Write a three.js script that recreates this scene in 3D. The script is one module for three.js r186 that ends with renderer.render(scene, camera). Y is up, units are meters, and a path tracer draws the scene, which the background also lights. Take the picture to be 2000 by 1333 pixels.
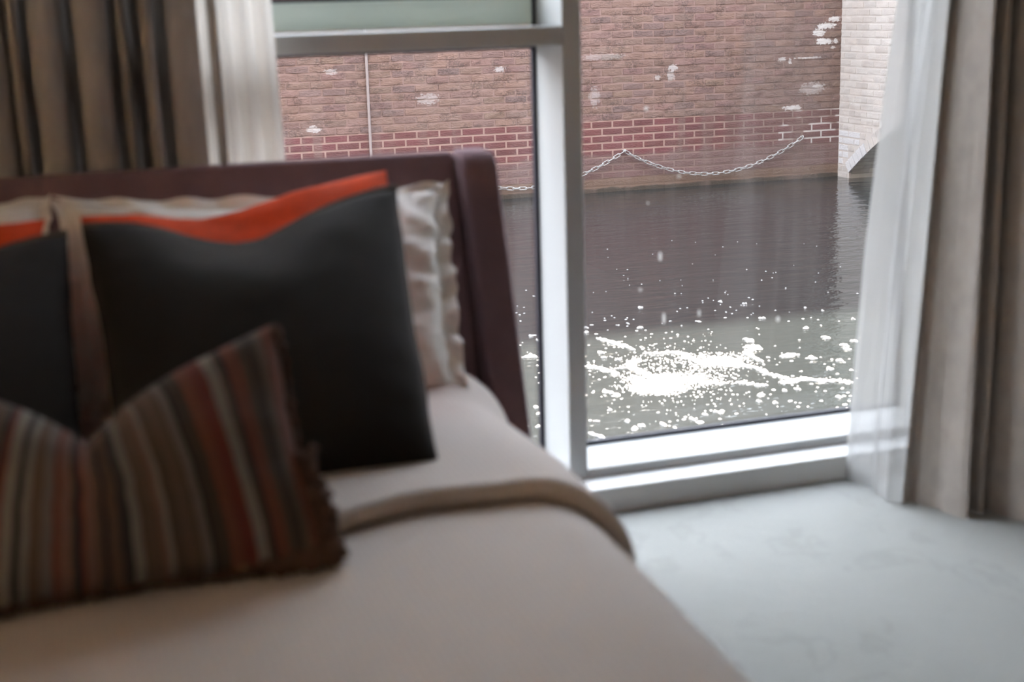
import * as THREE from 'three';
import { RoundedBoxGeometry } from 'three/addons/geometries/RoundedBoxGeometry.js';
import { mergeGeometries, mergeVertices, toCreasedNormals } from 'three/addons/utils/BufferGeometryUtils.js';

// ---------------------------------------------------------------- camera, sky, sun, exposure
const scene = new THREE.Scene();
const renderer = new THREE.WebGLRenderer({ antialias: true });
renderer.toneMapping = THREE.LinearToneMapping;
renderer.toneMappingExposure = 5.8;
renderer.shadowMap.enabled = true;
renderer.shadowMap.type = THREE.PCFSoftShadowMap;

const camera = new THREE.PerspectiveCamera(2 * Math.atan(666.5 / 2780) * 180 / Math.PI, 2000 / 1333, 0.05, 200);
camera.position.set(0, 1.25, 3.135);
camera.quaternion.setFromRotationMatrix(new THREE.Matrix4().makeBasis(
  new THREE.Vector3(0.94782, -0.02736, 0.31763), new THREE.Vector3(0.0985, 0.9727, -0.21014), new THREE.Vector3(-0.30321, 0.23046, 0.92464)));
camera.focus = 13.8; camera.userData.fStop = 2.8;      // a 50 mm lens focused on the wall across the canal
camera.updateMatrixWorld(true);

// even, bright hazy sky, a little bluer overhead
{
  const w = 16, h = 64, d = new Float32Array(w * h * 4);
  for (let j = 0; j < h; j++) {
    const up = Math.sin(((j + 0.5) / h - 0.5) * Math.PI), t = Math.pow(Math.max(0, up), 0.6);
    const c = up < 0 ? [0.3, 0.3, 0.29] : [1.08 - 0.30 * t, 1.11 - 0.25 * t, 1.14 - 0.14 * t];
    for (let i = 0; i < w; i++) d.set([...c, 1], (j * w + i) * 4);
  }
  const t = new THREE.DataTexture(d, w, h, THREE.RGBAFormat, THREE.FloatType);
  t.mapping = THREE.EquirectangularReflectionMapping; t.minFilter = t.magFilter = THREE.LinearFilter; t.needsUpdate = true;
  scene.background = t; scene.backgroundIntensity = 2.0;
}
const sun = new THREE.DirectionalLight(0xfff2e0, 21.0);
{
  const el = 33 * Math.PI / 180, az = 24 * Math.PI / 180, r = 30;
  sun.position.set(3 + r * Math.sin(az) * Math.cos(el), r * Math.sin(el), -5 - r * Math.cos(az) * Math.cos(el));
  sun.target.position.set(3, 0, -5);
  sun.castShadow = true; sun.shadow.radius = 3;   // hazy sun sun.shadow.mapSize.set(2048, 2048);
  Object.assign(sun.shadow.camera, { left: -16, right: 16, top: 16, bottom: -16, near: 1, far: 70 });
  scene.add(sun, sun.target);
}
const WATER_Y = -0.68;

// ---------------------------------------------------------------- helpers
function rng(seed) { let a = seed >>> 0; return () => { a = (a + 0x6D2B79F5) >>> 0; let t = a; t = Math.imul(t ^ (t >>> 15), t | 1); t ^= t + Math.imul(t ^ (t >>> 7), t | 61); return ((t ^ (t >>> 14)) >>> 0) / 4294967296; }; }
const hash2 = (x, y, s = 0) => { let h = Math.imul(x | 0, 374761393) + Math.imul(y | 0, 668265263) + Math.imul(s | 0, 1274126177); h = Math.imul(h ^ (h >>> 13), 1274126177); return ((h ^ (h >>> 16)) >>> 0) / 4294967296; };
const mix = (a, b, t) => a + (b - a) * t, clamp = (x, a = 0, b = 1) => Math.min(b, Math.max(a, x));
const sstep = (a, b, x) => { const t = clamp((x - a) / (b - a)); return t * t * (3 - 2 * t); };
function noise(x, y, s = 0, px = 0, py = 0) {       // value noise, periodic with px, py when given
  const ix = Math.floor(x), iy = Math.floor(y), fx = x - ix, fy = y - iy, u = fx * fx * (3 - 2 * fx), v = fy * fy * (3 - 2 * fy);
  const m = (a, p) => (p ? ((a % p) + p) % p : a);
  const a = hash2(m(ix, px), m(iy, py), s), b = hash2(m(ix + 1, px), m(iy, py), s), c = hash2(m(ix, px), m(iy + 1, py), s), d = hash2(m(ix + 1, px), m(iy + 1, py), s);
  return mix(mix(a, b, u), mix(c, d, u), v);
}
function fbm(x, y, s = 0, o = 4, px = 0, py = 0) { let t = 0, a = 0.5, n = 0; for (let i = 0; i < o; i++) { t += a * noise(x, y, s + i * 17, px, py); n += a; a *= 0.5; x *= 2; y *= 2; px *= 2; py *= 2; } return t / n; }
const toS = (c) => { c = clamp(c); return Math.round(255 * (c <= 0.0031308 ? 12.92 * c : 1.055 * Math.pow(c, 1 / 2.4) - 0.055)); };
function dataTex(w, h, fn, { color = true, repeat } = {}) {  // fn(x, y) -> linear [r, g, b] or a number
  const d = new Uint8Array(w * h * 4);
  for (let y = 0; y < h; y++) for (let x = 0; x < w; x++) {
    const c = fn(x, y), o = (y * w + x) * 4;
    if (color) { d[o] = toS(c[0]); d[o + 1] = toS(c[1]); d[o + 2] = toS(c[2]); } else d[o] = d[o + 1] = d[o + 2] = Math.round(255 * clamp(c));
    d[o + 3] = 255;
  }
  const t = new THREE.DataTexture(d, w, h); t.wrapS = t.wrapT = THREE.RepeatWrapping; t.magFilter = THREE.LinearFilter; t.minFilter = THREE.LinearMipmapLinearFilter; t.generateMipmaps = true;
  if (color) t.colorSpace = THREE.SRGBColorSpace;
  if (repeat) t.repeat.set(...repeat);
  t.needsUpdate = true; return t;
}
const lin = (r, g, b) => new THREE.Color().setRGB(r, g, b);
const std = (c, roughness = 0.8, o = {}) => new THREE.MeshStandardMaterial({ color: lin(...c), roughness, ...o });
const phys = (c, roughness = 0.8, o = {}) => new THREE.MeshPhysicalMaterial({ color: lin(...c), roughness, ...o });

const used = new Map();
const numbered = (n) => { const k = used.get(n) ?? 0; used.set(n, k + 1); return k ? n + '_' + String(k).padStart(3, '0') : n; };
function thing(name, [x, y, z], data) { const g = new THREE.Group(); g.name = numbered(name); g.position.set(x, y, z); g.userData = data; scene.add(g); return g; }
const origin = new THREE.Vector3();
function part(parent, name, geo, mat, data) {     // geo in world metres; the mesh hangs on the thing's base
  const m = new THREE.Mesh(geo, mat); m.name = name;
  let top = parent; const off = new THREE.Vector3();
  while (top && top !== scene) { off.add(top.position); top = top.parent; }
  if (off.lengthSq() > 0) geo.translate(-off.x, -off.y, -off.z);
  if (data) m.userData = data;
  parent.add(m); return m;
}
function struct(name, geo, mat) { const m = new THREE.Mesh(geo, mat); m.name = name; m.userData = { kind: 'structure' }; scene.add(m); return m; }
function box(x0, x1, y0, y1, z0, z1, r = 0) {
  const g = r ? new RoundedBoxGeometry(x1 - x0, y1 - y0, z1 - z0, 2, r) : new THREE.BoxGeometry(x1 - x0, y1 - y0, z1 - z0);
  g.translate((x0 + x1) / 2, (y0 + y1) / 2, (z0 + z1) / 2); return g;
}
const merge = (list) => mergeGeometries(list.map((g) => { const h = g.index ? g.toNonIndexed() : g; for (const k of Object.keys(h.attributes)) if (!['position', 'normal', 'uv'].includes(k)) h.deleteAttribute(k); return h; }));
function gridGeo(nu, nv, fn, closedBack) {        // fn(i/nu, j/nv) -> [x,y,z,u,v]
  const p = [], uv = [], ix = [];
  for (let j = 0; j <= nv; j++) for (let i = 0; i <= nu; i++) { const q = fn(i / nu, j / nv); p.push(q[0], q[1], q[2]); uv.push(q[3] ?? i / nu, q[4] ?? j / nv); }
  for (let j = 0; j < nv; j++) for (let i = 0; i < nu; i++) { const a = j * (nu + 1) + i, b = a + 1, c = a + nu + 1, d = c + 1; ix.push(a, b, d, a, d, c); }
  const g = new THREE.BufferGeometry(); g.setAttribute('position', new THREE.Float32BufferAttribute(p, 3)); g.setAttribute('uv', new THREE.Float32BufferAttribute(uv, 2)); g.setIndex(ix); g.computeVertexNormals(); return g;
}
function extrudeX(profile, x0, x1, bevel = 0.012, seg = 3) {   // profile of [z, y] swept along x, rounded at its ends
  const s = new THREE.Shape(profile.map(([z, y]) => new THREE.Vector2(z, y)));
  const g = new THREE.ExtrudeGeometry(s, { depth: x1 - x0 - 2 * bevel, bevelEnabled: bevel > 0, bevelSize: bevel, bevelThickness: bevel, bevelOffset: -bevel, bevelSegments: seg, curveSegments: 8 });
  // shape plane (X = z, Y = y), depth Z -> world x
  const a = g.attributes.position; for (let i = 0; i < a.count; i++) { const X = a.getX(i), Y = a.getY(i), Z = a.getZ(i); a.setXYZ(i, x0 + bevel + Z, Y, X); }
  const idx = []; for (let i = 0; i < a.count; i += 3) idx.push(i, i + 2, i + 1); g.setIndex(idx);
  let h = g.toNonIndexed(); h.computeVertexNormals(); h = toCreasedNormals(h, 0.7); return h;
}
// polygon with rounded corners, [x, y, r] each
function roundPoly(pts, seg = 6) {
  const out = [], n = pts.length;
  for (let i = 0; i < n; i++) {
    const [x, y, r = 0] = pts[i], [ax, ay] = pts[(i + n - 1) % n], [bx, by] = pts[(i + 1) % n];
    if (!r) { out.push([x, y]); continue; }
    const la = Math.hypot(ax - x, ay - y), lb = Math.hypot(bx - x, by - y), k = Math.min(r, la * 0.45, lb * 0.45);
    const p0 = [x + (ax - x) / la * k, y + (ay - y) / la * k], p1 = [x + (bx - x) / lb * k, y + (by - y) / lb * k];
    for (let s = 0; s <= seg; s++) { const t = s / seg, u = 1 - t; out.push([u * u * p0[0] + 2 * u * t * x + t * t * p1[0], u * u * p0[1] + 2 * u * t * y + t * t * p1[1]]); }
  }
  return out;
}

// ---------------------------------------------------------------- shared textures and materials
const weaveBump = dataTex(128, 128, (x, y) => 0.5 + 0.25 * Math.sin(x * Math.PI / 4) * (((y >> 2) & 1) ? 1 : -1) + 0.3 * (hash2(x, y, 5) - 0.5), { color: false, repeat: [12, 12] });
const grainTex = (c, amp, seed) => dataTex(256, 256, (x, y) => { const k = 1 + amp * (fbm(x / 16, y / 16, seed, 4, 16, 16) - 0.5) * 2 + amp * 0.5 * (hash2(x, y, seed) - 0.5); return c.map((v) => v * k); }, { repeat: [2, 2] });
const fabric = (c, o = {}) => new THREE.MeshPhysicalMaterial({ map: grainTex(c, o.amp ?? 0.12, o.seed ?? 3), roughness: o.rough ?? 0.95, sheen: o.sheen ?? 0.3, sheenRoughness: 0.6, sheenColor: lin(...(o.sheenColor ?? [0.5, 0.5, 0.5])), bumpMap: weaveBump, bumpScale: 0.0006, side: THREE.DoubleSide });
const M = {
  paint: std([0.43, 0.44, 0.435], 0.45),
  board: std([0.61, 0.62, 0.615], 0.5),
  sash: phys([0.56, 0.60, 0.55], 1, { transmission: 0.35, thickness: 0 }),
  plaster: std([0.50, 0.40, 0.32], 0.9),
  ceiling: std([0.68, 0.62, 0.56], 0.9),
  gasket: std([0.02, 0.018, 0.03], 0.6),
  glass: new THREE.MeshPhysicalMaterial({ color: 0xffffff, roughness: 0.0, transmission: 1, thickness: 0, ior: 1.5, specularIntensity: 0.6 }),
  facade: std([0.06, 0.046, 0.041], 0.9),
  concrete: std([0.5, 0.5, 0.48], 0.9),
};

// ---------------------------------------------------------------- the room
const X0 = -2.8, X1 = 2.5, ZB = 6.2, H = 2.62;
{
  // cut-pile carpet: pile grain, tracks where the pile lies the other way
  const tex = dataTex(1024, 1024, (x, y) => {
    const n = fbm(x / 128, y / 128, 11, 5, 8, 8), w = fbm(x / 64 + 3 * n, y / 128, 29, 3, 0, 0);
    const g = hash2(x, y, 7), k = 1 + 0.09 * (n - 0.5) + 0.10 * (g - 0.5) - 0.09 * sstep(0.60, 0.66, w) * sstep(0.74, 0.68, w);
    return [0.272 * k, 0.276 * k, 0.262 * k];
  });
  const bump = dataTex(512, 512, (x, y) => 0.6 * fbm(x / 32, y / 32, 41, 3, 16, 16) + 0.4 * hash2(x, y, 9), { color: false, repeat: [1, 1] });
  const carpet = new THREE.MeshPhysicalMaterial({ map: tex, roughness: 1, bumpMap: bump, bumpScale: 0.004, sheen: 0.3, sheenRoughness: 0.7, sheenColor: lin(0.5, 0.5, 0.5) });
  tex.repeat.set(0.7, 0.7);
  const g = box(X0 - 0.1, X1 + 0.1, -0.25, 0, 0, ZB + 0.1);
  const p = g.attributes.position, uv = g.attributes.uv; for (let i = 0; i < p.count; i++) uv.setXY(i, p.getX(i), p.getZ(i));
  struct('floor', g, carpet);
  struct('ceiling', box(X0 - 0.1, X1 + 0.1, H, H + 0.2, -0.3, ZB + 0.1), M.ceiling);
  struct('wall_left', box(X0 - 0.15, X0, 0, H, 0, ZB), M.plaster);
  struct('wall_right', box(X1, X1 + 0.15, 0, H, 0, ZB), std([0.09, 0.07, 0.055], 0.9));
  struct('wall_back', box(X0 - 0.15, X1 + 0.15, 0, H, ZB, ZB + 0.15), M.plaster);
  // the wall that holds the window: two piers, the lintel, the footing over the water
  struct('wall_window', merge([box(X0 - 0.15, -1.7, 0, H, -0.32, 0), box(2.36, X1 + 0.15, 0, H, -0.32, 0), box(-1.7, 2.36, 2.45, H, -0.32, 0)]), M.plaster);
}

// two unseen lamps added beside and behind the camera: warm fill facing the window
for (const [x, label, power, place, turn] of [[0, 'added unseen fill lamp on the left wall beside the foot of the bed', 1.1, [X0, 1.75, 2.5], -Math.PI / 2], [1.3, 'added unseen fill lamp on the back wall behind the camera', 0.45, [1.3, 1.75, ZB], 0]]) {
  const t = thing('fill_lamp', [x, 1.75, ZB], { label, category: 'lamp' });
  const shade = new THREE.CylinderGeometry(0.09, 0.12, 0.2, 28, 1, true); shade.translate(x, 1.8, ZB - 0.16);
  part(t, 'lamp_shade', shade, phys([0.85, 0.75, 0.6], 1, { transmission: 0.5, thickness: 0, side: THREE.DoubleSide }));
  part(t, 'bracket', merge([box(x - 0.04, x + 0.04, 1.62, 1.78, ZB - 0.025, ZB, 0.004), box(x - 0.012, x + 0.012, 1.66, 1.684, ZB - 0.17, ZB - 0.02, 0.003)]), std([0.35, 0.27, 0.16], 0.35, { metalness: 0.8 }));
  const bulb = new THREE.SphereGeometry(0.035, 20, 14); bulb.translate(x, 1.79, ZB - 0.16);
  part(t, 'bulb', bulb, std([1, 1, 1], 0.5, { emissive: lin(1, 0.78, 0.52), emissiveIntensity: 1.5 }));
  const p = new THREE.PointLight(new THREE.Color().setRGB(1, 0.86, 0.70), power, 0, 2); p.position.set(0, 0.04, -0.16); p.castShadow = true; p.shadow.radius = 1.5; t.add(p);
  t.position.set(...place); t.rotation.y = turn;
}

// ---------------------------------------------------------------- the window
{
  const w = thing('window_1', [0.3, 0, -0.1], { kind: 'structure' });
  const zf = -0.09, zb = -0.305, r = 0.004;
  part(w, 'sill', box(-1.7, 2.36, -0.02, 0.065, -0.32, 0.0, 0.005), M.board);
  for (const [a, b] of [[-1.66, 1.203], [1.252, 2.29]]) part(w, 'bottom_rail', box(a, b, 0.065, 0.09, zb, zf, 0.003), M.paint);
  for (const [a, b] of [[-1.7, -1.66], [-0.25, -0.2], [1.203, 1.252], [2.29, 2.36]]) part(w, 'mullion', box(a, b, 0.065, 2.42, zb, zf, r), M.paint);
  part(w, 'head_rail', box(-1.7, 2.36, 2.40, 2.45, zb, zf, r), M.paint);
  for (const [a, b] of [[-1.66, -0.25], [-0.2, 1.203]]) part(w, 'transom', box(a, b, 1.152, 1.197, zb, zf, r), M.paint);
  // opening sash above the transom of the middle bay
  part(w, 'opening_sash', merge([box(-0.19, 1.19, 1.20, 1.266, -0.31, -0.262, 0.004), box(-0.19, 1.19, 2.33, 2.395, -0.31, -0.262, 0.004), box(-0.19, -0.125, 1.26, 2.34, -0.31, -0.262, 0.004), box(1.125, 1.19, 1.26, 2.34, -0.31, -0.262, 0.004)]), M.sash);
  part(w, 'gasket', merge([box(1.191, 1.203, 1.198, 2.4, -0.29, -0.275), box(-0.12, 1.12, 1.266, 1.276, -0.29, -0.268)]), M.gasket, { label: 'dark rubber gasket' });
  part(w, 'glass_pane', box(-0.13, 1.13, 1.27, 2.335, -0.293, -0.287), M.glass);
  const pane = (a, b, y0, y1) => {
    const g = 0.011;
    part(w, 'gasket', merge([box(a, a + g, y0, y1, -0.29, -0.276), box(b - g, b, y0, y1, -0.29, -0.276), box(a, b, y0, y0 + g, -0.29, -0.276), box(a, b, y1 - g, y1, -0.29, -0.276)]), M.gasket, { label: 'dark rubber gasket' });
    part(w, 'glass_pane', box(a, b, y0, y1, -0.297, -0.291), M.glass);
  };
  pane(1.252, 2.29, 0.09, 2.40);
  pane(-0.2, 1.203, 0.09, 1.152);
  pane(-1.66, -0.25, 0.09, 1.152);
  part(w, 'glass_pane', box(-1.66, -0.25, 1.197, 2.4, -0.297, -0.291), M.glass);
  // dust on the outer face of the panes: a thin veil with rain-washed streaks
  const veil = dataTex(256, 256, (x, y) => 0.004 + 0.03 * Math.pow(fbm(x / 6, y / 90, 97, 3), 2.2) + 0.008 * fbm(x / 40, y / 40, 98, 3), { color: false });
  const dust = new THREE.MeshPhysicalMaterial({ color: lin(0.78, 0.76, 0.74), roughness: 1, transmission: 0.5, thickness: 0, transparent: true, alphaMap: veil, side: THREE.DoubleSide });
  for (const [a, b, y0, y1] of [[1.265, 2.277, 0.102, 2.39], [-0.188, 1.19, 0.102, 1.14]]) { const g = new THREE.PlaneGeometry(b - a, y1 - y0); g.translate((a + b) / 2, (y0 + y1) / 2, -0.2975); part(w, 'dust_film', g, dust); }
  // dried drips and specks on the right pane
  const drip = phys([0.5, 0.48, 0.46], 1, { transmission: 0.6, thickness: 0, transparent: true, opacity: 0.55 });
  for (const [x, y, a, b] of [[1.545, 0.585, 0.005, 0.013], [1.555, 0.415, 0.005, 0.016], [1.487, 0.5, 0.005, 0.005], [1.60, 0.795, 0.004, 0.004], [1.507, 0.977, 0.005, 0.006], [1.51, 0.73, 0.003, 0.003], [1.262 + 0.03, 0.50, 0.006, 0.03], [1.31, 0.36, 0.006, 0.02], [1.66, 0.42, 0.004, 0.01], [1.9, 0.38, 0.006, 0.008]]) {
    const g = new THREE.SphereGeometry(1, 10, 6); g.scale(a, b, 0.0006); g.translate(x, y, -0.2905); part(w, 'dried_drip', g, drip);
  }
}

// ---------------------------------------------------------------- outside: this building, the balcony above
struct('building_facade', merge([box(-22, X0 - 0.15, -2.5, 14, -0.34, 0), box(X1 + 0.15, 8.2, -2.5, 14, -0.34, 0), box(X0 - 0.15, X1 + 0.15, H + 0.2, 14, -0.34, 0), box(X0 - 0.15, X1 + 0.15, -2.5, -0.02, -0.34, -0.001)]), M.facade);
// unseen blocker added to keep the low sun off the window, not the water
{
  const t = thing('sun_blocker', [8.1, -1, -15], { label: 'added sun blocker of crown and trunk standing behind the canal wall, out of the picture', category: 'sun_blocker' }), R = rng(77), list = [];
  for (let i = 0; i < 46; i++) { const th = R() * 6.283, c = 2 * R() - 1, q = 2.0 * Math.cbrt(R()), r = 0.8 + 0.5 * R(), g = new THREE.IcosahedronGeometry(r, 2), p = g.attributes.position; for (let k = 0; k < p.count; k++) { const f = 0.85 + 0.3 * hash2(Math.round(p.getX(k) * 50), Math.round(p.getY(k) * 50 + p.getZ(k) * 31), i); p.setXYZ(k, p.getX(k) * f, p.getY(k) * f, p.getZ(k) * f); } g.computeVertexNormals(); const sn = Math.sqrt(1 - c * c); g.translate(8.1 + q * sn * Math.cos(th), 12.0 + q * c * 1.1, -15 + q * sn * Math.sin(th)); list.push(g); }
  part(t, 'crown', merge(list), std([0.08, 0.13, 0.045], 0.8));
  const g = new THREE.TubeGeometry(new THREE.CatmullRomCurve3([[4.6, -1], [4.9, 4], [5.9, 8.5], [8, 12]].map(([x, y]) => new THREE.Vector3(x, y, -15))), 24, 0.13, 8); part(t, 'trunk', g, std([0.12, 0.09, 0.07], 0.9));
}

// ---------------------------------------------------------------- outside: the canal wall of bricks
const LONG = 0.23, TALL = 0.075;                       // brick pitch
const WALL_RIGHT = 8.295, WALL_Z = -10.51, WALL_TURN = 1.1 * Math.PI / 180;   // wall runs left from the corner, turned a little
const BAND_Y = 0.055;                                   // top of the smooth brick band
const wx = (s) => WALL_RIGHT + s * Math.cos(WALL_TURN), wz = (s, d = 0) => WALL_Z + s * Math.sin(WALL_TURN) + d;   // s <= 0 along the wall, d = out of the wall
const TEX_S0 = -6.6, TEX_S1 = 0, TEX_Y0 = -0.78, TEX_Y1 = 1.47;
// lime and paint patches seen on the wall: [s, y, half width, half height, strength]
const patches = [[-0.115, 1.0, 0.075, 0.024, 1], [-0.19, 0.935, 0.09, 0.03, 1], [-0.25, 0.93, 0.05, 0.03, 0.9], [-0.29, 0.862, 0.07, 0.034, 1], [-0.215, 0.768, 0.10, 0.026, 1], [-0.27, 0.772, 0.05, 0.03, 1], [-0.09, 0.77, 0.025, 0.025, 0.8], [-0.12, 0.705, 0.03, 0.012, 0.7], [-0.72, 0.6, 0.05, 0.02, 0.6], [-0.4, 0.605, 0.16, 0.009, 0.7], [-0.63, 0.575, 0.02, 0.03, 0.6],
  [-0.29, 0.30, 0.055, 0.018, 0.7], [-0.59, 0.085, 0.10, 0.026, 0.8], [-1.98, 0.56, 0.05, 0.03, 0.55], [-2.0, 0.48, 0.04, 0.05, 0.4], [-2.15, 0.47, 0.03, 0.025, 0.35], [-5.75, 0.12, 0.06, 0.03, 0.6], [-3.85, 0.62, 0.05, 0.025, 0.5], [-5.55, 0.66, 0.06, 0.025, 0.4], [-0.35, 0.28, 0.14, 0.06, 0.3], [-4.6, 0.36, 0.1, 0.05, 0.3], [-2.85, 0.3, 0.05, 0.1, 0.25], [-2.75, 0.7, 0.2, 0.03, 0.2]];
function patchAt(s, y, X, Y) {
  let p = 0;
  for (const [cs, cy, a, b, k] of patches) { const d = Math.hypot((s - cs) / a, (y - cy) / b); if (d < 1.5) p = Math.max(p, k * sstep(0.42, 0.62, 1.25 - 0.7 * d + 0.9 * (fbm(X / 5, Y / 4, 77, 3) - 0.5))); }
  return p;
}
const wallColor = (mortar) => (X, Y) => {
  const s = mix(TEX_S0, TEX_S1, X / 2048), y = mix(TEX_Y0, TEX_Y1, Y / 720), course = Math.floor((y - BAND_Y) / TALL), band = course < 0;
  const col = Math.floor((s + 0.006) / LONG + (course & 1 ? 0.5 : 0)), h1 = hash2(col, course, 1), h2 = hash2(col, course, 2), h3 = hash2(col, course, 3);
  const big = fbm(s * 1.3, y * 2.2, 51, 4), mid = fbm(s * 9, y * 16, 52, 3), fine = fbm(X / 3, Y / 2.2, 53, 2), streak = fbm(s * 7, y * 0.9, 54, 3);
  let c;
  if (mortar) c = band ? [0.56, 0.41, 0.38] : [0.43, 0.31, 0.29];
  else if (band) { const k = 0.86 + 0.3 * h1; c = [0.215 * k, 0.078 * k * (0.92 + 0.16 * h2), 0.083 * k]; }
  else {
    const k = 0.90 + 0.22 * h1; c = [0.315 * k, 0.212 * k * (0.93 + 0.14 * h2), 0.196 * k * (0.93 + 0.14 * h3)];
    if (h3 > 0.8) c = [0.345 * k, 0.235 * k, 0.2 * k]; else if (h2 < 0.18) c = [0.275 * k, 0.195 * k, 0.19 * k];
  }
  let m = 0.82 + 0.36 * (0.45 * big + 0.35 * mid + 0.2 * fine);
  if (!band) m *= 1 - 0.42 * sstep(0.50, 0.66, mid) * sstep(0.4, 0.6, fine);
  c = c.map((v) => v * m);
  const tint = (t, a) => { c = c.map((v, i) => mix(v, t[i], a)); };
  // soot and damp greying towards the corner and in the middle of the face
  tint([0.20, 0.165, 0.16], clamp((mortar ? 0.55 : 0.35) * sstep(0.42, 0.62, 0.55 * big + 0.25 * streak + 0.30 * sstep(-2.4, -0.1, s) * sstep(1.6, 0.2, y))));
  // dirty splash zone: silt and lime film over the lower courses, algae at the waterline
  const edge = -0.30 + 0.12 * (streak - 0.5) + 0.08 * (big - 0.5);
  tint([0.27, 0.20, 0.20], 0.82 * sstep(edge + 0.05, edge - 0.05, y) * (0.62 + 0.55 * mid));
  tint([0.26, 0.19, 0.14], 0.8 * sstep(-0.53, -0.56, y + 0.04 * (streak - 0.5)));
  tint([0.07, 0.06, 0.045], 0.92 * sstep(-0.63, -0.65, y + 0.03 * (mid - 0.5)));
  tint([0.34, 0.27, 0.25], 0.35 * sstep(0.55, 0.75, streak) * sstep(1.4, -0.2, y));
  c = [c[0] * 0.48, c[1] * 0.435, c[2] * 0.405];
  tint([0.45, 0.45, 0.45], patchAt(s, y, X, Y));
  if (mortar && band && s > -0.75 && y > -0.3) tint([0.45, 0.44, 0.44], 0.8 * sstep(0.4, 0.6, fbm(s * 6, y * 6, 91, 2)));
  return c;
};
const brickBump = dataTex(512, 512, (x, y) => fbm(x / 8, y / 5, 61, 4, 64, 0), { color: false });
brickBump.repeat.set(6, 3);
const brickMat = new THREE.MeshStandardMaterial({ map: dataTex(2048, 720, wallColor(false)), roughness: 0.88, bumpMap: brickBump, bumpScale: 0.004 });
const mortarMat = new THREE.MeshStandardMaterial({ map: dataTex(2048, 720, wallColor(true)), roughness: 0.95 });
brickMat.map.wrapS = brickMat.map.wrapT = mortarMat.map.wrapS = mortarMat.map.wrapT = THREE.MirroredRepeatWrapping;

// one brick in wall coordinates: front face of uneven relief, four sides
function brickGeo(a0, a1, b0, b1, d0, proud, rough, R, place, uvOf) {
  const nu = 4, nv = 2, p = [], uv = [], ix = [], ch = 0.005;
  const put = (s, y, d) => { p.push(...place(s, y, d)); uv.push(...uvOf(s, y)); return p.length / 3 - 1; };
  const F = [];
  for (let j = 0; j <= nv; j++) for (let i = 0; i <= nu; i++) {
    const ei = i === 0 || i === nu, ej = j === 0 || j === nv;
    const s = mix(a0 + ch, a1 - ch, i / nu) + (ei ? 0 : 1) * rough * (R() - 0.5) * 1.5 + (ei ? rough * (R() - 0.5) * 0.8 : 0), y = mix(b0 + ch, b1 - ch, j / nv) + (ej ? rough * (R() - 0.5) * 0.7 : 0);
    F.push(put(s, y, d0 + proud + (ei || ej ? -0.0015 : 0) + rough * (R() - 0.5)));
  }
  const at = (i, j) => F[j * (nu + 1) + i];
  for (let j = 0; j < nv; j++) for (let i = 0; i < nu; i++) ix.push(at(i, j), at(i + 1, j), at(i + 1, j + 1), at(i, j), at(i + 1, j + 1), at(i, j + 1));
  const B = [put(a0, b0, d0 - 0.02), put(a1, b0, d0 - 0.02), put(a1, b1, d0 - 0.02), put(a0, b1, d0 - 0.02)];
  const side = (list, p0, p1) => { for (let k = 0; k + 1 < list.length; k++) ix.push(list[k + 1], list[k], k < list.length / 2 ? p0 : p1); ix.push(p0, p1, list[list.length >> 1]); };
  side([0, 1, 2, 3, 4].map((i) => at(i, 0)), B[0], B[1]);
  side([0, 1, 2].map((j) => at(nu, j)), B[1], B[2]);
  side([4, 3, 2, 1, 0].map((i) => at(i, nv)), B[2], B[3]);
  side([2, 1, 0].map((j) => at(0, j)), B[3], B[0]);
  const g = new THREE.BufferGeometry(); g.setAttribute('position', new THREE.Float32BufferAttribute(p, 3)); g.setAttribute('uv', new THREE.Float32BufferAttribute(uv, 2)); g.setIndex(ix);
  const n = g.toNonIndexed(); n.computeVertexNormals(); return toCreasedNormals(n, 0.6);
}
const wallUv = (s, y) => [(s - TEX_S0) / (TEX_S1 - TEX_S0), (y - TEX_Y0) / (TEX_Y1 - TEX_Y0)];
const wallPlace = (s, y, d) => [wx(s), y, wz(s, d)];
const project = (x, y, z) => { const v = new THREE.Vector3(x, y, z).project(camera); return [(v.x + 1) * 1000, (1 - v.y) * 666.5]; };
camera.updateProjectionMatrix();
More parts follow.
